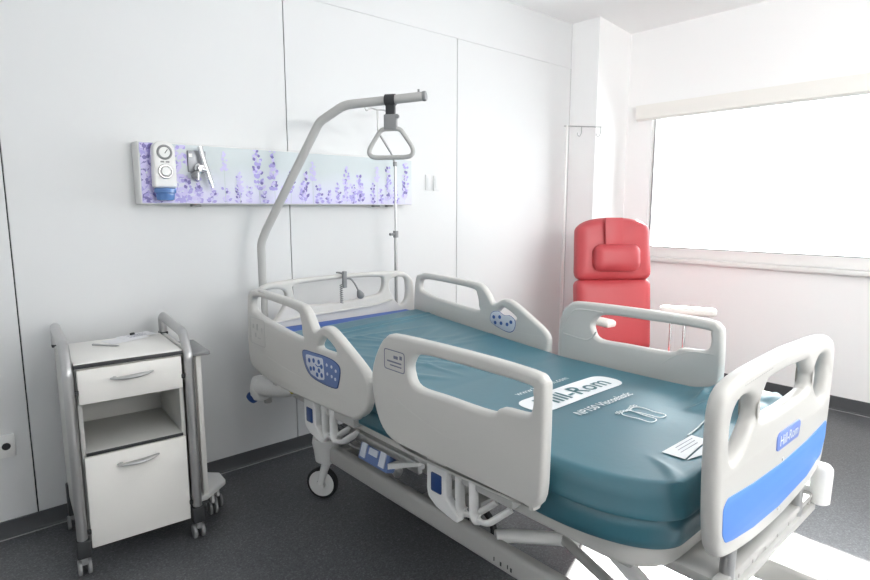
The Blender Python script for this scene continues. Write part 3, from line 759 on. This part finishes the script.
# lifting arms and actuators
for xx in (1.45, 1.83):
    for (y0, z0, y1, z1) in ((1.90, .255, 2.28, .48), (.62, .255, 1.00, .48)):
        bm = BM(); box(bm, (xx, (y0 + y1) / 2, (z0 + z1) / 2), (.035, math.hypot(y1 - y0, z1 - z0) + .05, .05), .012, 3, rot=Matrix.Rotation(math.atan2(z1 - z0, y1 - y0), 4, 'X')); bpart('lift_arm', bm, M['white'])
bm = BM(); tube(bm, fillet([(1.36, 1.23, .285), (1.41, 1.195, .285), (1.55, 1.095, .262), (1.60, 1.07, .235)], [0, .05, .05, 0], 6), .023, 14); bpart('lift_arm', bm, M['white'])
bm = BM(); tube(bm, [(1.55, 1.09, .265), (1.50, .86, .232)], .018, 12); bpart('strut', bm, M['frame'])
bm = BM(); cyl(bm, (1.64, 1.10, .38), (1.64, 1.75, .33), .035); cyl(bm, (1.64, .80, .40), (1.64, 1.10, .38), .018); bpart('actuator', bm, M['frame'])
bm = BM(); boxb(bm, (1.74, 1.00, .285), (1.90, 2.24, .455), .015, 3); bpart('sun_blocker_mid', bm, M['frame'])  # added box under the deck, keeps sun off the floor beside the bed
bm = BM(); boxb(bm, (1.72, 1.62, .10), (1.92, 2.22, .275), .015, 3); bpart('sun_blocker_low', bm, M['frame'])  # second added block, low down, stops sun passing under the bed
bm = BM(); boxb(bm, (1.66, 2.29, .20), (1.86, 2.52, .455), .015, 3); bpart('sun_blocker_head', bm, M['frame'])  # added at the head end to stop the remaining sun streak
# control box hanging on the frame, cabinet side
bm = BM()
rt = Matrix.Rotation(radians(18), 4, 'Y')
box(bm, (1.235, 1.735, .456), (.045, .19, .10), .008, rot=rt); c = bpart('pedal_box', bm, M['slate'])
for dy, w_, h_ in ((.062, .036, .074), (-.062, .036, .074), (0, .055, .026)):
    bm = BM(); box(bm, (1.2115, 1.735 + dy, .4635), (.006, w_, h_), .0022, rot=rt); bpart('pedal_pad', bm, M['keypad'], c)
bm = BM()
v = [bm.verts.new(p) for p in ((1.205, 1.635, .455), (1.205, 1.455, .520), (1.30, 1.455, .520), (1.30, 1.635, .455), (1.205, 1.635, .432), (1.205, 1.455, .508), (1.30, 1.455, .508), (1.30, 1.635, .432))]
for f in ((0, 1, 2, 3), (7, 6, 5, 4), (0, 4, 5, 1), (1, 5, 6, 2), (2, 6, 7, 3), (3, 7, 4, 0)): bm.faces.new([v[k] for k in f])
bpart('pedal_shelf', bm, M['white'])
bm = BM(); boxb(bm, (1.215, 1.47, .478), (1.25, 1.92, .512), .006)
for k in range(10): cyl(bm, (1.214, 1.50 + k * .04, .495), (1.2185, 1.50 + k * .04, .495), .006, n=10)
boxb(bm, (1.225, 1.48, .46), (1.245, 1.55, .49), .004); bpart('accessory_rail', bm, M['steel'])
bm = BM()
for k in range(4):
    pts = crom([(1.30 + .02 * k, 2.2 - .02 * k, .42), (1.32 + .02 * k, 2.05, .36 + .02 * k), (1.30 + .03 * k, 1.90, .40), (1.34, 1.75, .43)], 6); tube(bm, pts, .006, 8)
bpart('cable', bm, M['grey'])

# ------------------------------------------------------------------ mattress
MT = thing('mattress', 'teal wipe-clean mattress with white printed logo lying on the hospital bed', 'mattress', (XC, 1.6, .564))
MO = Vector((XC, 1.6, .564)); MINV = Matrix.Translation(-MO)
Y0, Y1 = .585, 2.585
def hwr(y):
    if y >= .92: return .452
    t = (.92 - y) / (.92 - Y0)
    return .452 + .055 * math.sin(min(t * 1.7, 1) * pi / 2) - .05 * max(0, t - .75) * 4
def hwid(y):
    if y >= .92: return .452
    t = (.92 - y) / (.92 - Y0)
    return .452 - .150 * (1 - math.sqrt(max(0, 1 - t ** 2.4)))
rnd = random.Random(3)
creases = []
def crease(x, y, ang, l, w, h): creases.append((x, y, cos(ang), sin(ang), l, w, h))
for k in range(16):   # folds in front of the near rails
    crease(rnd.uniform(1.28, 1.62), rnd.uniform(1.62, 2.20), radians(rnd.uniform(-75, -35)), rnd.uniform(.06, .14), rnd.uniform(.010, .018), rnd.uniform(.0025, .006))
for k in range(8):
    crease(rnd.uniform(1.5, 2.0), rnd.uniform(1.7, 2.3), radians(rnd.uniform(-20, 25)), rnd.uniform(.12, .25), rnd.uniform(.012, .025), rnd.uniform(.002, .004))
crease(1.72, 2.42, radians(3), .40, .016, .012); crease(1.70, 2.36, radians(5), .38, .014, .008); crease(1.62, 2.22, radians(-4), .30, .02, .005)
for k in range(20):   # crumpled foot corner on the window side
    crease(rnd.uniform(1.86, 2.12), rnd.uniform(.61, .84), radians(rnd.uniform(-35, 30)), rnd.uniform(.04, .10), rnd.uniform(.010, .017), rnd.uniform(.006, .016))
for k in range(5):
    crease(rnd.uniform(1.3, 1.45), rnd.uniform(.60, .66), radians(rnd.uniform(20, 70)), rnd.uniform(.05, .10), .012, rnd.uniform(.001, .002))
def base_top(x, y):
    z = .742
    if y > 1.5: z += .078 * min(1, (y - 1.5) / 1.05)
    if y < .9 and x > 1.8: z += .028 * min(1, (.9 - y) / .15) * min(1, (x - 1.8) / .2)
    z += .0025 * noise.noise(Vector((x * 3.1, y * 2.3, 4)))
    return z
def ztop(x, y):
    z = base_top(x, y)
    for (cx, cy, c, s, l, w, h) in creases:
        dx, dy = x - cx, y - cy
        a = dx * c + dy * s; b = -dx * s + dy * c
        if abs(a) < l * 1.5 and abs(b) < w * 3:
            z += h * math.exp(-(b / w) ** 2) * max(0, 1 - (a / (l * 1.5)) ** 2) ** 2
    d = min((hwid(y) if x < XC else hwr(y)) - abs(x - XC), y - Y0, Y1 - y)
    r = .022
    if d < r:
        q = 1 - max(d, 0) / r
        z -= .014 * (1 - math.sqrt(max(0, 1 - q * q)))
    return z
NX, NY = 110, 210
bm = BM()
ys = []
for j in range(NY + 1):
    t = j / NY
    ys.append(Y0 + (Y1 - Y0) * (t ** 1.35))
G = []
for j, y in enumerate(ys):
    row = []
    for i in range(NX + 1):
        u = -1 + 2 * i / NX; u = math.copysign(abs(u) ** .85, u)
        x = XC + u * (hwid(y) if u < 0 else hwr(y))
        yy = y
        k = max(0, (y - 2.2) / (Y1 - 2.2))     # the cover's head edge runs a little askew
        yy = y - k * (.045 + .095 * (1 - (x - (XC - .45)) / .9))
        row.append(bm.verts.new((x, yy, ztop(x, y))))
    G.append(row)
for j in range(NY):
    for i in range(NX): bm.faces.new((G[j][i], G[j][i + 1], G[j + 1][i + 1], G[j + 1][i]))
loop = [G[0][i] for i in range(NX + 1)] + [G[j][NX] for j in range(1, NY + 1)] + [G[NY][i] for i in range(NX - 1, -1, -1)] + [G[j][0] for j in range(NY - 1, 0, -1)]
nl = len(loop); nrm = []
for k in range(nl):
    a, b = loop[k - 2].co, loop[(k + 2) % nl].co
    d = Vector((b.x - a.x, b.y - a.y, 0)).normalized(); nrm.append(Vector((d.y, -d.x, 0)))
prev = loop
def wob(p, amp): return amp * noise.noise(Vector((p.x * 6, p.y * 6, p.z * 9)))
levels = [(.004, -.006, 0), (.009, -.030, 0), (.012, -.060, 0), (.016, None, .660), (.015, None, .654), (-.004, None, .650), (.002, None, .644), (.005, None, .620), (.003, None, .590), (.001, None, .571), (-.006, None, .566), (-.03, None, .565)]
for off, dz, za in levels:
    new = []
    for k, v in enumerate(loop):
        z = v.co.z + dz if dz is not None else za + (.004 * sin(v.co.y * 7) + .002 * sin(v.co.x * 11) if za > .6 else 0)
        p = v.co + nrm[k] * (off + (wob(v.co, .006) if (za or 1) > .58 else 0)); p.z = z
        new.append(bm.verts.new(p))
    for k in range(nl):
        f = bm.faces.new((prev[k], new[k], new[(k + 1) % nl], prev[(k + 1) % nl]))
        if za in (.650,): f.material_index = 1
    prev = new
bm.faces.new(prev)
bm.transform(MINV); link('cover', bm, [M['teal'], M['seam']], MT, 60)
bm = BM(); o_ = []
hy = 2.600
pts = [(1.20, 2.40), (2.08, 2.40), (2.08, hy), (1.20, hy)]
boxb(bm, (1.205, 2.44, .570), (2.075, 2.612, .812), .018, 3); bm.transform(MINV); link('core', bm, M['bluefoam'], MT)

# prints on the mattress
def drape(name, loop, m, lift, parent=MT):
    bm = BM()
    f = bm.faces.new([bm.verts.new((a, b, 0)) for a, b in loop])
    xs_ = [p[0] for p in loop]; ys_ = [p[1] for p in loop]
    for lo_, hi_, n_ in ((min(xs_), max(xs_), Vector((1, 0, 0))), (min(ys_), max(ys_), Vector((0, 1, 0)))):
        q = lo_ + .012
        while q < hi_:
            bmesh.ops.bisect_plane(bm, geom=bm.verts[:] + bm.edges[:] + bm.faces[:], plane_co=n_ * q, plane_no=n_); q += .012
    for v in bm.verts: v.co.z = base_top(v.co.x, v.co.y) + lift
    bm.normal_update()
    for f in bm.faces:
        if f.normal.z < 0: f.normal_flip()
    bm.transform(MINV)
    return link(name, bm, m, parent, recalc=False)
def ztext(lift): return lambda x, y: base_top(x + 0, y + 0) + lift
def mat_text(name, body, x, y, w, h, m, lift, bold=0.0, rot=0.0):
    me = text_mesh(body, w, h, bold)
    me.transform(Matrix.Translation((x, y, 0)) @ Matrix.Rotation(rot, 4, 'Z'))
    for v in me.vertices: v.co.z = base_top(v.co.x, v.co.y) + lift
    me.transform(MINV); me.materials.clear(); me.materials.append(m); me.name = name
    o = bpy.data.objects.new(name, me); COL.objects.link(o); o.parent = MT
    return o
drape('logo_patch', rrect(1.430, 1.098, 1.945, 1.228, .064, 10), M['inkpill'], .0022)
mat_text('logo_lettering', 'Hill-Rom', 1.497, 1.125, .385, .076, M['inkdark'], .0036, .012)
mat_text('web_lettering', 'www.hill-rom.com', 1.508, 1.266, .300, .028, M['ink'], .003)
mat_text('model_lettering', 'NP150 Viscoelastic', 1.510, 1.006, .318, .034, M['ink'], .003, .012)
# two footprints outlined in white
def foot_outline(cx, cy, sgn, s):
    pts = [(-.022, -.05), (0, -.058), (.020, -.048), (.022, -.01), (.026, .02), (.030, .04), (.018, .056), (-.006, .058), (-.024, .046), (-.026, .02), (-.020, -.01)]
    return [(cx + sgn * a * s, cy + b * s) for a, b in pts]
bm = BM()
for cx, sg in ((1.638, 1), (1.694, -1)):
    lp = crom([(a, b, base_top(a, b) + .003) for a, b in foot_outline(cx, .880, sg, .95)], 4, True)
    tube(bm, lp, .0020, 6, True, flat=.5)
    for k in range(5):
        a = cx + sg * (-.026 + k * .013); b = .944 - abs(k - 1) * .004
        tube(bm, [(a + .0055 * cos(q * pi / 4), b + .007 * sin(q * pi / 4), base_top(a, b) + .003) for q in range(8)], .0014, 5, True, flat=.5)
bm.transform(MINV); link('footprint_print', bm, M['ink'], MT)
drape('care_label', [(1.435, .700), (1.612, .700), (1.612, .655), (1.437, .637)][::-1], M['inkpill'], .0030)
drape('care_label', [(1.437, .632), (1.612, .650), (1.612, .618), (1.500, .618)][::-1], M['inkpill'], .0030)
bm = BM()
for k in range(3):
    box(bm, (1.54 - .01 * k, .688 - .012 * k, base_top(1.54, .69) + .0034), (.10, .0018, .0004))
bm.transform(MINV); link('label_print', bm, M['inkgrey'], MT)
bm = BM(); tube(bm, [(a, b, base_top(a, b) + .004) for a, b in [(1.60, .705), (1.68, .712), (1.76, .725), (1.84, .735)]], .0022, 6); bm.transform(MINV); link('piping', bm, M['ink'], MT)

# ------------------------------------------------------------------ lifting pole + handle
LP = thing('lifting_pole', 'bent grey lifting pole rising from the bed head over the mattress', 'lifting pole', (1.243, 2.725, 0))
E_ = [(1.243, 2.725, .40), (1.243, 2.725, 1.225), (1.262, 2.697, 1.295), (1.432, 2.449, 1.800), (1.505, 2.345, 1.872), (1.725, 2.025, 1.895)]
bm = BM()
pts = fillet(E_, [0, .12, .12, .10, .14, 0], 8)
pts = [Vector(p) - Vector((1.243, 2.725, 0)) for p in pts]
tube(bm, pts, .0205, 20); link('tube', bm, M['polegrey'], LP)
d = (pts[-1] - pts[-2]).normalized()
bm = BM(); cyl(bm, pts[-1] - d * .012, pts[-1] + d * .006, .0225, bev=.004); cyl(bm, pts[-1] - d * .03 + Vector((0, 0, .018)), pts[-1] - d * .03 + Vector((0, 0, .032)), .005, n=10); link('end_cap', bm, M['grey'], LP)
bm = BM(); cyl(bm, (0, 0, .44), (0, 0, .60), .030); link('socket_sleeve', bm, M['frame'], LP)

def along(t):   # point on the upper arm
    a, b = Vector(E_[4]), Vector(E_[5]); return a + (b - a) * t
ax = (Vector(E_[5]) - Vector(E_[4])); ax.z = 0; ax.normalize()
HP = along(.58)
TH = thing('trapeze_handle', 'grey triangular grab handle hanging by a black strap from the lifting pole', 'grab handle', (HP.x, HP.y, HP.z))
TH.rotation_euler = (0, 0, math.atan2(ax.y, ax.x))
bm = BM()
lp = [(.0215 * 1.12 * cos(a), .0215 * 1.12 * sin(a)) for a in [k * pi / 12 for k in range(24)]]
for (r0, r1) in ((.022, .0255),):
    n = 28; x0, x1 = -.024, .024
    vs = [[bm.verts.new((x, r * cos(2 * pi * k / n), r * sin(2 * pi * k / n))) for k in range(n)] for x, r in ((x0, r0), (x0, r1), (x1, r1), (x1, r0))]
    for a, b in zip(vs, vs[1:] + vs[:1]):
        for k in range(n): bm.faces.new((a[k], a[(k + 1) % n], b[(k + 1) % n], b[k]))
box(bm, (0, 0, -.045), (.045, .02, .05), .004)
link('strap', bm, M['dark'], TH)
bm = BM(); box(bm, (0, 0, -.098), (.062, .026, .070), .006); cyl(bm, (.034, -.004, -.075), (.034, -.016, -.075), .01, n=12); link('strap_block', bm, M['grey'], TH)
bm = BM()
tri = fillet([(-.045, 0, -.128), (.045, 0, -.128), (.134, 0, -.256), (-.134, 0, -.256)], [.04, .04, .045, .045], 8, True)
tube(bm, tri, .0105, 14, True); link('grip_ring', bm, M['polegrey'], TH)

# IV pole on the bed head (window side), cranked at the top
t = thing('drip_pole', 'thin cranked steel drip pole standing at the bed head, passing behind the grab handle', 'drip pole', (2.085, 2.72, 0))
bm = BM()
tube(bm, fillet([(0, 0, .42), (0, 0, 1.235)], 0), .0105, 14); link('outer_tube', bm, M['steel'], t)
bm = BM()
tube(bm, fillet([(0, 0, 1.20), (0, 0, 1.66), (-.028, 0, 1.715), (-.118, 0, 1.825), (-.12, 0, 1.945)], [0, .05, .03, .05, 0], 6), .0065, 12); link('inner_rod', bm, M['steel'], t)
bm = BM(); cyl(bm, (0, 0, 1.225), (0, 0, 1.265), .016); cyl(bm, (-.012, 0, 1.245), (-.05, -.01, 1.245), .008, n=12); link('clamp_knob', bm, M['grey'], t)
bm = BM(); cyl(bm, (0, 0, 1.640), (0, 0, 1.665), .012); link('collar', bm, M['grey'], t)
bm = BM()
for s in (-1, 1):
    tube(bm, crom([(-.12, 0, 1.945), (-.12 + s * .045, 0, 1.95), (-.12 + s * .075, 0, 1.935), (-.12 + s * .085, 0, 1.95), (-.12 + s * .09, 0, 1.965)], 5), .0045, 8)
link('bag_hook', bm, M['steel'], t)

# call handset hanging on the headboard
t = thing('call_handset', 'grey clip with coiled cord and pear-shaped push button hanging on the headboard rail', 'call button', (1.65, HY - .03, .99))
bm = BM(); box(bm, (0, -.004, .03), (.022, .02, .09), .004); box(bm, (.0, .028, .062), (.016, .085, .008), .003); link('clip', bm, M['grey'], t)
bm = BM()
tube(bm, [(-.022 + .007 * cos(k * .9), -.006 + .007 * sin(k * .9), .005 - k * .0016) for k in range(64)], .0028, 6); link('coiled_cord', bm, M['grey'], t)
bm = BM(); tube(bm, crom([(.01, -.008, .035), (.035, -.012, .030), (.06, -.014, .0), (.082, -.014, -.04)], 6), .005, 8); link('cord', bm, M['grey'], t)
bm = BM(); lathe(bm, (.080, -.014, -.035), (.45, 0, -.9), [(0, .008), (.012, .014), (.03, .021), (.042, .019), (.05, .010)]); link('push_button', bm, M['grey'], t)

# ------------------------------------------------------------------ drip stand in the corner
t = thing('drip_stand', 'slim white drip stand with a hooked crossbar in the corner beside the column', 'drip stand', (3.76, 2.735, 0))
bm = BM(); cyl(bm, (0, 0, .09), (0, 0, 1.10), .0125, n=16); cyl(bm, (0, 0, 1.10), (0, 0, 2.03), .0075, n=12); link('pole', bm, M['white'], t)
cb = Vector((.86, -.50, 0)) * .29
bm = BM(); tube(bm, [Vector((0, 0, 2.022)) - cb * .08, Vector((0, 0, 2.022)) + cb], .0048, 8); link('crossbar', bm, M['steel'], t)
for f in (.42, .97):
    p = Vector((0, 0, 2.02)) + cb * f; u = cb.normalized()
    bm = BM(); tube(bm, crom([p, p - Vector((0, 0, .045)), p - Vector((0, 0, .072)) - u * .014, p - Vector((0, 0, .062)) - u * .030, p - Vector((0, 0, .045)) - u * .030], 5), .0035, 8); link('bag_hook', bm, M['steel'], t)
for k in range(5):
    a = k * 2 * pi / 5 + .3
    e = Vector((cos(a) * .15, sin(a) * .15, .075))
    bm = BM(); tube(bm, [(0, 0, .10), (e.x * .5, e.y * .5, .095), e], .011, 10); l = link('leg', bm, M['white'], t)
    bm = BM(); lathe(bm, (e.x - .008, e.y, .028), (1, 0, 0), [(0, .02), (.002, .027), (.014, .027), (.016, .02)], 18); cyl(bm, (e.x, e.y, .03), (e.x, e.y, .075), .006, n=10); link('caster', bm, M['grey'], l)

# ------------------------------------------------------------------ red recliner
CH = thing('recliner_armchair', 'red padded recliner armchair with headrest cushion under the window', 'armchair', (3.515, 2.13, 0), radians(235) + pi / 2)
# local: -Y is forward (towards the room), X to the viewer's right when seen from the front
def cushion(name, w, h, d, c, tilt, m, rnd_=.05, sub=None, taper=0.0, puff=.02, parent=CH, arch=0.0):
    bm = BM(); n = 14
    bmesh.ops.create_cube(bm, size=1)
    bmesh.ops.subdivide_edges(bm, edges=bm.edges, cuts=n, use_grid_fill=True)
    for v in bm.verts:
        x, y, z = v.co * 2
        # rounded box with puffed front
        X, Y, Z = x * w / 2, y * d / 2, z * h / 2
        cx = max(-w / 2 + rnd_, min(w / 2 - rnd_, X)); cz = max(-h / 2 + rnd_, min(h / 2 - rnd_, Z)); rd = min(rnd_, d / 2 - .001); cy = max(-d / 2 + rd, min(d / 2 - rd, Y))
        q = Vector((X - cx, (Y - cy) * rnd_ / rd, Z - cz))
        m_ = max(abs(q.x), abs(q.y), abs(q.z))
        if q.length > 1e-9:
            q = q.normalized() * min(rnd_, m_) if m_ >= rnd_ * .02 else q
        q.y *= rd / rnd_
        P = Vector((cx, cy, cz)) + q
        k = (1 - x * x) * (1 - z * z)
        P.y += math.copysign(puff * k, y) if abs(y) > .2 else 0
        P.x *= 1 + taper * z
        if arch and P.z > 0: P.z -= arch * abs(P.x / (w / 2)) ** 3 * (P.z / (h / 2)) ** 2
        v.co = P
    R = Matrix.Rotation(tilt, 4, 'X')
    bm.transform(Matrix.Translation(c) @ R)
    return link(name, bm, m, parent, 60)
tl = radians(-7)
up = cushion('backrest_upper', .535, .43, .12, (0, .045, 1.118), tl, M['red'], .055, taper=-.02, puff=.015, arch=.065)
cushion('backrest_lower', .530, .50, .13, (0, .0, .66), tl, M['red'], .045, taper=.01, puff=.02)
hc = cushion('headrest_cushion', .325, .185, .10, (-.005, -.050, 1.065), tl, M['red'], .055, puff=.012)
bm = BM(); box(bm, (-.025, -.036, 1.235), (.125, .012, .20), .004, rot=Matrix.Rotation(tl, 4, 'X')); link('headrest_strap', bm, M['red'], CH)
cushion('seat', .52, .14, .50, (0, -.27, .36), 0, M['red'], .05, puff=0)
cushion('legrest', .50, .24, .08, (0, -.52, .20), radians(6), M['red'], .035, puff=.01)
for (p0, p1) in (((-.29, -.02), (-.15, -.36)), ((.24, -.20), (.53, -.385))):
    v_ = Vector((p1[0] - p0[0], p1[1] - p0[1], 0)); c_ = Vector(((p0[0] + p1[0]) / 2, (p0[1] + p1[1]) / 2, .672 if p0[0] < 0 else .735))
    a = cushion('armrest', .085, .05, v_.length, (0, 0, 0), 0, M['cream'], .022, puff=0)
    a.data.transform(Matrix.Translation(c_) @ Matrix.Rotation(math.atan2(v_.y, v_.x) + pi / 2, 4, 'Z'))
    for f in (.22, .46):
        q = Vector((p0[0], p0[1], 0)) + v_ * f
        if p0[0] > 0: bm = BM(); tube(bm, [(.30, q.y + .02, .18), (q.x, q.y, .205)], .012, 10); link('armrest_bracket', bm, M['grey'], CH)
        bm = BM(); tube(bm, [(q.x, q.y, .65 if p0[0] < 0 else .72), (q.x, q.y, .20)], .0085, 10); link('armrest_post', bm, M['chrome'], CH)
bm = BM(); boxb(bm, (-.33, -.42, .16), (.33, -.38, .20), .008); boxb(bm, (-.33, -.08, .16), (.33, -.04, .20), .008)
for s in (-1, 1): boxb(bm, (s * .33 - .02, -.46, .15), (s * .33 + .02, .12, .20), .01)
boxb(bm, (-.2, -.45, .20), (.2, .02, .39), .02); link('base_frame', bm, M['grey'], CH)
for sx in (-.33, .33):
    for y in (-.40, .08):
        bm = BM(); lathe(bm, (sx - .014, y, .05), (1, 0, 0), [(0, .03), (.002, .05), (.026, .05), (.028, .03)], 22); box(bm, (sx, y, .12), (.04, .05, .09), .01); link('caster', bm, M['grey'], CH)

# ------------------------------------------------------------------ camera
cam = bpy.data.cameras.new('camera'); co = bpy.data.objects.new('camera', cam); COL.objects.link(co)
cam.sensor_fit = 'HORIZONTAL'; cam.sensor_width = 36; cam.lens = 573 / 870 * 36
cam.clip_start = .05
co.location = (0, 0, H)
th = math.atan(82.2 / 573); ay = radians(41.38)
co.rotation_euler = (pi / 2 - th, 0, -ay)
SC.camera = co

# ------------------------------------------------------------------ light
FILL = 29; FILL_UP = 58
sun = bpy.data.lights.new('sun', 'SUN'); so = bpy.data.objects.new('sun', sun); COL.objects.link(so)
sun.energy = 19; sun.angle = radians(.6); sun.color = (1, .97, .92)
dr = Vector((-1, -.40, -.535)); so.rotation_euler = dr.to_track_quat('-Z', 'Y').to_euler(); so.location = (7, 1, 4)
w = bpy.data.worlds.new('world'); SC.world = w; w.use_nodes = True
nt = w.node_tree; bg = nt.nodes['Background']; bg.inputs['Color'].default_value = (.93, .97, 1, 1); bg.inputs['Strength'].default_value = 4.0
# added front fill behind the camera, direct and indirect, shaped as a wall fixture
t = thing('fill_light', 'unseen fill light added behind the camera, in a long white housing', 'fill light', (2.1, YF, 1.95))
bm = BM(); boxb(bm, (-1.5, 0, -.11), (1.5, .07, .11), .01); link('housing', bm, M['white'], t)
for nm, dr_, pw, sy, off in (('fill_direct', Vector((.25, 1, -.12)), FILL, .18, (0, .085, 0)), ('fill_indirect', Vector((.8, .5, .75)), FILL_UP, .06, (0, .04, .118))):
    l = bpy.data.lights.new(nm, 'AREA'); l.shape = 'RECTANGLE'; l.size = 2.9; l.size_y = sy; l.energy = pw; l.color = (1, .99, .97)
    lo_ = bpy.data.objects.new(nm, l); COL.objects.link(lo_); lo_.location = Vector((2.1, YF, 1.95)) + Vector(off)
    lo_.rotation_euler = dr_.to_track_quat('-Z', 'X' if False else 'Y').to_euler()
# sky portal in the window opening
pl = bpy.data.lights.new('window_portal', 'AREA'); pl.shape = 'RECTANGLE'; pl.size = WZ1 - WZ0; pl.size_y = WY1 - WY0
po = bpy.data.objects.new('window_portal', pl); COL.objects.link(po); po.location = (XW + T + .01, (WY0 + WY1) / 2, (WZ0 + WZ1) / 2)
po.rotation_euler = Vector((-1, 0, 0)).to_track_quat('-Z', 'Y').to_euler()
pl.size, pl.size_y = WY1 - WY0, WZ1 - WZ0
pl.cycles.is_portal = True

SC.render.film_transparent = False
SC.cycles.use_denoising = True
SC.cycles.max_bounces = 12; SC.cycles.diffuse_bounces = 8; SC.cycles.glossy_bounces = 4; SC.cycles.transparent_max_bounces = 8
SC.cycles.caustics_reflective = False; SC.cycles.caustics_refractive = False
SC.cycles.sample_clamp_indirect = 10
vs = SC.view_settings
vs.view_transform = 'Standard'; vs.look = 'None'; vs.gamma = 1; vs.use_curve_mapping = False; vs.exposure = 0.98
